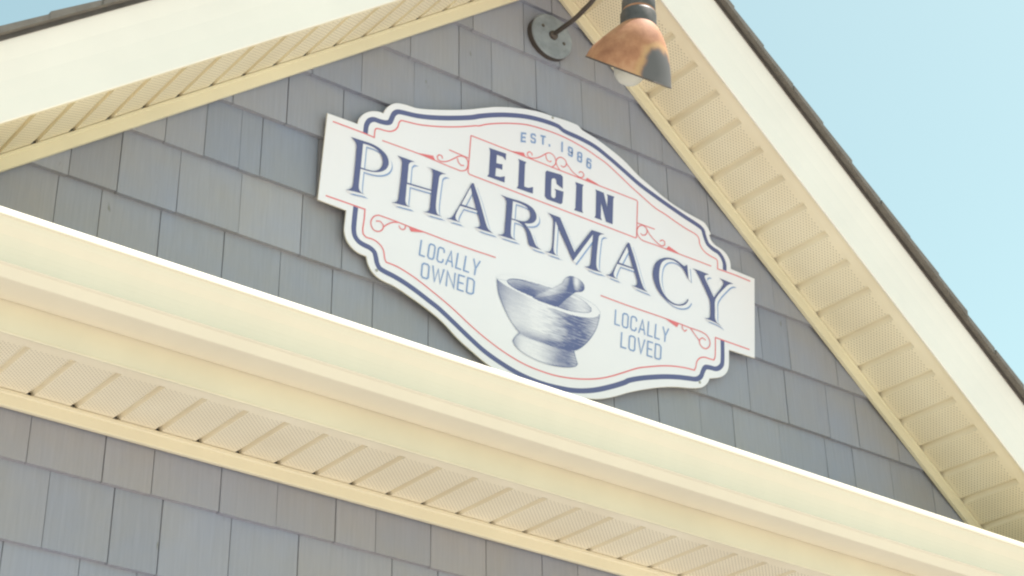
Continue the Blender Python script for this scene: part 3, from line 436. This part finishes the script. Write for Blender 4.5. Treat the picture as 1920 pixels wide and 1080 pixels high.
GL = {'E': [[(1, 1), (0, 1), (0, 0), (1, 0)], [(0, .5), (.85, .5)]], 'S': [[(1, .78), (1, .88), (.85, 1), (.15, 1), (0, .88), (0, .64), (.15, .54), (.85, .46), (1, .36), (1, .12), (.85, 0), (.15, 0), (0, .12), (0, .22)]],
      'T': [[(0, 1), (1, 1)], [(.5, 1), (.5, 0)]], '.': [[(.5, 0), (.5, .1)]], '1': [[(.5, 0), (.5, 1)]],
      '9': [[(1, .55), (.85, .42), (.15, .42), (0, .55), (0, .87), (.15, 1), (.85, 1), (1, .87), (1, .13), (.85, 0), (.15, 0), (0, .13), (0, .2)]],
      '8': [[(.15, 1), (.85, 1), (1, .88), (1, .63), (.85, .52), (.15, .52), (0, .63), (0, .88), (.15, 1)], [(.15, .52), (0, .4), (0, .12), (.15, 0), (.85, 0), (1, .12), (1, .4), (.85, .52)]],
      '6': [[(1, .8), (1, .87), (.85, 1), (.15, 1), (0, .87), (0, .13), (.15, 0), (.85, 0), (1, .13), (1, .45), (.85, .58), (0, .58)]],
      'L': [[(0, 1), (0, 0), (1, 0)]], 'O': [[(.5, 1), (.22, 1), (0, .88), (0, .12), (.22, 0), (.78, 0), (1, .12), (1, .88), (.78, 1), (.5, 1)]],
      'C': [[(1, .72), (1, .88), (.78, 1), (.22, 1), (0, .88), (0, .12), (.22, 0), (.78, 0), (1, .12), (1, .28)]],
      'A': [[(0, 0), (.5, 1), (1, 0)], [(.17, .28), (.83, .28)]], 'Y': [[(0, 1), (.5, .42), (1, 1)], [(.5, .42), (.5, 0)]],
      'W': [[(0, 1), (.24, 0), (.5, .92), (.76, 0), (1, 1)]], 'N': [[(0, 0), (0, 1), (1, 0), (1, 1)]],
      'D': [[(0, 0), (0, 1), (.7, 1), (1, .88), (1, .12), (.7, 0), (0, 0)]], 'V': [[(0, 1), (.5, 0), (1, 1)]]}
def stroke_word(name, letters, w, mat, label, lay=4):
    a = Art(); n = 0
    for c, q in letters:
        TL, TR, BR, BL = [Vector(k) for k in q]
        W = ((TR-TL).length + (BR-BL).length)/2; H = ((TL-BL).length + (TR-BR).length)/2
        ix, iy = w/2/W, w/2/H
        for st in GL[c]:
            pts = []
            for (u, v) in st:
                u2 = ix + u*(1-2*ix); v2 = iy + v*(1-2*iy)
                # ends of open straight strokes reach the full height
                pts.append(tuple((BL*(1-u2)+BR*u2)*(1-v2) + (TL*(1-u2)+TR*u2)*v2))
            if c in 'LENTY1.VWA' or len(st) < 5:
                # extend open ends by half a stroke
                P = [Vector(k) for k in pts]
                P[0] = P[0] + (P[0]-P[1]).normalized()*w/2; P[-1] = P[-1] + (P[-1]-P[-2]).normalized()*w/2
                pts = [tuple(k) for k in P]
            a.ribbon(pts, w, -E_*(lay+.12*n)); n += 1
    return a.make(name, mat, label)
stroke_word('date_lettering', ART['est'][:4], 5.6, M_BLUE, 'light blue EST.')
stroke_word('date_lettering', ART['est'][4:], 5.6, M_BLUE, 'light blue 1986')
stroke_word('slogan_lettering', ART['owned'], 4.5, M_BLUE, 'light blue words LOCALLY OWNED')
stroke_word('slogan_lettering', ART['loved'], 4.5, M_BLUE, 'light blue words LOCALLY LOVED')

# mortar and pestle, a printed stipple engraving: ink density per cell of a fine grid
def inside(p, poly):
    x, y = p; c = False; n = len(poly); j = n-1
    for i in range(n):
        xi, yi = poly[i]; xj, yj = poly[j]
        if (yi > y) != (yj > y) and x < (xj-xi)*(y-yi)/(yj-yi)+xi: c = not c
        j = i
    return c
def segd(p, poly, closed=True):
    x, y = p; best = 1e9; n = len(poly)
    for i in range(n if closed else n-1):
        ax, ay = poly[i]; bx, by = poly[(i+1) % n]; dx, dy = bx-ax, by-ay; L = dx*dx+dy*dy or 1e-9
        t = max(0, min(1, ((x-ax)*dx+(y-ay)*dy)/L)); d = math.hypot(x-ax-dx*t, y-ay-dy*t)
        if d < best: best = d
    return best
def gauss(x, c, s): return math.exp(-((x-c)/s)**2)
MO = {k: smooth_pts(v, 3, k != 'x', 50) for k, v in ART['mortar'].items()}
def build_mortar():
    step = 1.5
    ed = MO['edge']; us = [q[0] for q in ed]+[q[0] for q in MO['pestle']]; vsn = [q[1] for q in ed]+[q[1] for q in MO['pestle']]
    u0, u1, v0, v1 = min(us)-3, max(us)+3, min(vsn)-3, max(vsn)+3
    nu, nv = int((u1-u0)/step)+1, int((v1-v0)/step)+1
    rng = random.Random(3)
    paper = (.785, .765, .815); ink = (.105, .125, .27)
    streak = {}
    def st(v, seed, u):   # soft horizontal brush streaks
        key = (seed, round(v/2.2), int(u//17)); key2 = (seed, round(v/2.2), int(u//17)+1)
        a_ = streak.setdefault(key, rng.uniform(-1, 1)); b_ = streak.setdefault(key2, rng.uniform(-1, 1)); f = (u/17) % 1
        return a_*(1-f)+b_*f
    vs, fs, col = [], [], []
    bd = MO['body']; bu0, bu1 = min(q[0] for q in bd), max(q[0] for q in bd); bv0, bv1 = min(q[1] for q in bd), max(q[1] for q in bd)
    fd = MO['foot']; fu0, fu1 = min(q[0] for q in fd), max(q[0] for q in fd); fv0, fv1 = min(q[1] for q in fd), max(q[1] for q in fd)
    hd = MO['hole']; hu0, hu1 = min(q[0] for q in hd), max(q[0] for q in hd); hv0, hv1 = min(q[1] for q in hd), max(q[1] for q in hd)
    pd = MO['pestle']; pu0, pu1 = min(q[0] for q in pd), max(q[0] for q in pd); pv0, pv1 = min(q[1] for q in pd), max(q[1] for q in pd)
    inv = {}
    def dens(u, v):
        d = None
        if inside((u, v), pd):
            a_ = (u-pu0)/(pu1-pu0); b_ = (v-pv0)/(pv1-pv0)
            cross = b_ - (.05+.78*a_)                 # across the handle, negative = under side
            d = .60 - 1.15*cross + .10*st(v, 5, u)
            d += .55*gauss(a_, .74, .07) - .50*gauss(a_, .83, .06)*gauss(b_, .85, .2) + .12*gauss(a_, .97, .05)
            d -= .35*gauss(a_, .35, .18)*(1 if cross > -.05 else .3)
            e = segd((u, v), pd)
            if e < 3: d += .18
            return max(.08, min(.95, d))
        if inside((u, v), hd):
            a_ = (u-hu0)/(hu1-hu0); b_ = (v-hv0)/(hv1-hv0)
            d = .34 + .50*gauss(a_, .27, .22)*(1-b_)*1.2 + .22*gauss(a_, .66, .12) - .20*gauss(a_, .85, .12) + .10*st(v, 6, u)
            if segd((u, v), hd) < 3.2: d += .25
            if b_ > .80: d -= .18
            return max(.06, min(.92, d))
        if inside((u, v), MO['rim']):
            return .02
        if inside((u, v), fd):
            a_ = (u-fu0)/(fu1-fu0); b_ = (v-fv0)/(fv1-fv0)
            d = .16 + .50*gauss(a_, .80, .22) + .30*gauss(a_, .0, .08) - .12*gauss(a_, .3, .2) + .12*st(v, 2, u)*(.3+a_) + .30*gauss(b_, .98, .12)*gauss(a_, .35, .5)
            if segd((u, v), MO['edge']) < 2.6: d += .28
            return max(.03, min(.95, d))
        if inside((u, v), bd):
            a_ = (u-bu0)/(bu1-bu0); b_ = (v-bv0)/(bv1-bv0)
            d = .15 + .62*gauss(a_, .77, .17) + .42*gauss(a_, .0, .10) + .12*gauss(a_, .18, .1)*gauss(b_, .8, .3) + .55*gauss(b_, .02, .13)*gauss(a_, .52, .40)
            d += .17*st(v, 1, u)*(.25+1.2*gauss(a_, .72, .3)) - .12*gauss(a_, .40, .12) + .15*gauss(b_, 1, .15)
            if segd((u, v), MO['edge']) < 2.6: d += .30
            return max(.03, min(.95, d))
        return None
    grid = {}
    for j in range(nv):
        for i in range(nu):
            grid[i, j] = dens(u0+(i+.5)*step, v0+(j+.5)*step)
    def vid(i, j):
        if (i, j) not in inv: inv[i, j] = len(vs); vs.append(((u0+i*step)/1000, -E_*5, (v0+j*step)/1000))
        return inv[i, j]
    for (i, j), d in grid.items():
        if d is None: continue
        fs.append((vid(i, j), vid(i+1, j), vid(i+1, j+1), vid(i, j+1)))
        d = max(0, min(1, (d*1.28 if d > .03 else d) + rng.uniform(-.06, .06)))
        col.append(tuple(paper[k]*(1-d)+ink[k]*d for k in range(3)) + (1,))
    me = bpy.data.meshes.new('mortar_picture'); me.from_pydata(vs, [], fs); me.update()
    ca = me.color_attributes.new('ink', 'FLOAT_COLOR', 'CORNER')
    for p, c in zip(me.polygons, col):
        for li in p.loop_indices: ca.data[li].color = c
    o = link('mortar_picture', me, M_INK, sign); o['label'] = 'printed navy engraving of a mortar and pestle'
    a = Art()
    a.ribbon(MO['edge'], 1.1, -E_*5.6, True)
    a.make('mortar_outline', simple('fine grey blue ink', (.42, .45, .56), .4), None, sign)
build_mortar()
def screw(u, v, y, parent, r=.0045, mat=M_STEEL, name='screw'):
    bm = bmesh.new(); bmesh.ops.create_uvsphere(bm, u_segments=12, v_segments=8, radius=r, matrix=Matrix.Translation((u, y, v)) @ Matrix.Diagonal((1, .45, 1, 1)))
    me = bpy.data.meshes.new(name); bm.to_mesh(me); bm.free(); return link(name, me, mat, parent)
for (u, v) in ART['screws']: screw(u/1000, v/1000, -.0008, sign, .0042)

# ------------------------------------------------------------------ gooseneck lamp
LX, LY, LZ = 2.657, 0.0, 3.19
lamp = empty('gooseneck_lamp', (LX, LY, LZ), 'weathered copper gooseneck lamp with round wall plate above the sign', 'lamp')
def lathe(name, rings, mat, parent, seg=48, loc=(0, 0, 0), caps=True, smooth=True):
    """rings: list of (centre, axis_u, axis_v, radius)"""
    vs, fs = [], []
    for c, U, V, r in rings:
        for k in range(seg):
            t = 2*math.pi*k/seg; p = c + (U*math.cos(t)+V*math.sin(t))*r; vs.append(tuple(p))
    for s in range(len(rings)-1):
        for k in range(seg): fs.append((s*seg+k, s*seg+(k+1) % seg, (s+1)*seg+(k+1) % seg, (s+1)*seg+k))
    if caps: fs.append(tuple(range(seg))); fs.append(tuple(range((len(rings)-1)*seg, len(rings)*seg)))
    o = mesh(name, vs, fs, mat, parent, smooth); o.location = loc
    return o
X, Y, Z = Vector((1, 0, 0)), Vector((0, 1, 0)), Vector((0, 0, 1))
O = Vector((0, 0, 0))
plate = lathe('wall_plate', [(Vector((0, .012, 0)), X, Z, .073), (Vector((0, -.016, 0)), X, Z, .073), (Vector((0, -.0195, 0)), X, Z, .0705), (Vector((0, -.0205, 0)), X, Z, .066), (Vector((0, -.0205, 0)), X, Z, .058), (Vector((0, -.0215, 0)), X, Z, .040)], M_PATINA, lamp, smooth=False)
plate.data.materials.append(M_DARK)
for p in plate.data.polygons:
    if abs(p.normal.y) < .4: p.material_index = 1
for (u, v) in ((-.036, .020), (.040, -.012)): screw(u, v, -.0215, plate, .0055, M_DARK, 'screw')
lathe('arm_flange', [(Vector((0, -.020, 0)), X, Z, .015), (Vector((0, -.028, 0)), X, Z, .0135), (Vector((0, -.032, 0)), X, Z, .009)], M_DARK, lamp)
path = [(-.022, .003), (-.070, .001), (-.120, .000), (-.165, .006), (-.211, .017), (-.262, .046), (-.312, .090), (-.352, .122), (-.390, .128), (-.412, .100), (-.419, .050), (-.418, -.040)]
pp = smooth_pts(path, 6, False, 170)
rings = []
for k, (y, z) in enumerate(pp):
    a_ = Vector(pp[max(0, k-1)]); b_ = Vector(pp[min(len(pp)-1, k+1)]); t = (b_-a_).normalized()
    rings.append((Vector((0, y, z)), X, Vector((0, -t.y, t.x)), .0072))
lathe('arm', rings, M_DARK, lamp, 20)
def vring(y, z, r): return (Vector((0, y, z)), X, Y, r)
cy = -.4145
lathe('cap', [vring(cy, -.052, .012), vring(cy, -.062, .022), vring(cy, -.075, .033), vring(cy, -.092, .040), vring(cy, -.108, .0425), vring(cy, -.112, .041)], M_COPPER, lamp)
lathe('collar', [vring(cy, -.104, .039), vring(cy, -.106, .0445), vring(cy, -.112, .0460), vring(cy, -.139, .0462), vring(cy, -.1425, .0445), vring(cy, -.1440, .0425)], M_COLLAR, lamp)
lathe('collar_ring', [vring(cy, -.1400, .0400), vring(cy, -.1420, .0448), vring(cy, -.1480, .0452), vring(cy, -.1500, .0420)], M_COPPER, lamp)
lathe('collar', [vring(cy+.001, -.1480, .0425), vring(cy+.001, -.1500, .0480), vring(cy+.001, -.1560, .0495), vring(cy+.001, -.1900, .0497), vring(cy+.002, -.2150, .0480), vring(cy+.002, -.222, .043)], M_COLLAR, lamp)
# angled shade: horizontal neck ring blends into a rim tipped towards the sign
nrm = Vector((.052, .632, -.773)).normalized()
rc = Vector((0.0, -.372, -.312)); RU = X - nrm*X.dot(nrm); RU.normalize(); RV = nrm.cross(RU); RV.normalize()
if RV.dot(Y) < 0: RV = -RV
def shade_rings(inset=0.0):
    out = []; top = Vector((0, cy+.002, -.192)); N = 22
    for s in range(N+1):
        t = s/N
        c = top.lerp(rc, t**1.15) + Vector((0, 0, 0))
        e = t*t*(3-2*t)
        U = X.lerp(RU, e).normalized(); V = Y.lerp(RV, e).normalized()
        r = .046 + (.1225-.046)*(math.sin(min(1, t*1.0)*math.pi/2)**1.0*.55 + .45*t) - inset
        out.append((c, U, V, r))
    return out
sr = shade_rings(); si = shade_rings(.0018)
shade = lathe('lamp_shade', sr + [(sr[-1][0]+nrm*.003, sr[-1][1], sr[-1][2], sr[-1][3]+.0012), (sr[-1][0]+nrm*.005, sr[-1][1], sr[-1][2], sr[-1][3]-.0005)] + si[::-1], M_COPPER, lamp, 64, caps=False)
shade.data.materials.append(M_INNER)
npoly = len(shade.data.polygons)
for i, p in enumerate(shade.data.polygons):
    if i >= (len(sr)+2)*64-64: p.material_index = 1
rim = []
for k in range(65):
    t = 2*math.pi*k/64; c = sr[-1][0] + nrm*.0035 + (RU*math.cos(t)+RV*math.sin(t))*(sr[-1][3]+.0002)
    d = (RV*math.cos(t)-RU*math.sin(t)).normalized(); o_ = (RU*math.cos(t)+RV*math.sin(t))
    rim.append((c, o_, nrm, .0022))
lathe('rim', rim, M_DARK, shade, 10)
# bulb
bc = Vector((0, -.376, -.311)); rings = []
for k in range(0, 17):
    th = math.pi*k/16; r = math.sin(th)*.044; rings.append(vring(bc.y, bc.z-math.cos(th)*.044, max(r, .0003)))
rings += [vring(bc.y-.004, bc.z+.055, .015), vring(bc.y-.006, bc.z+.085, .0135)]
rings = [q for i, q in enumerate(rings) if i < 14 or i >= 17]
lathe('bulb', rings, M_BULB, lamp, 32)
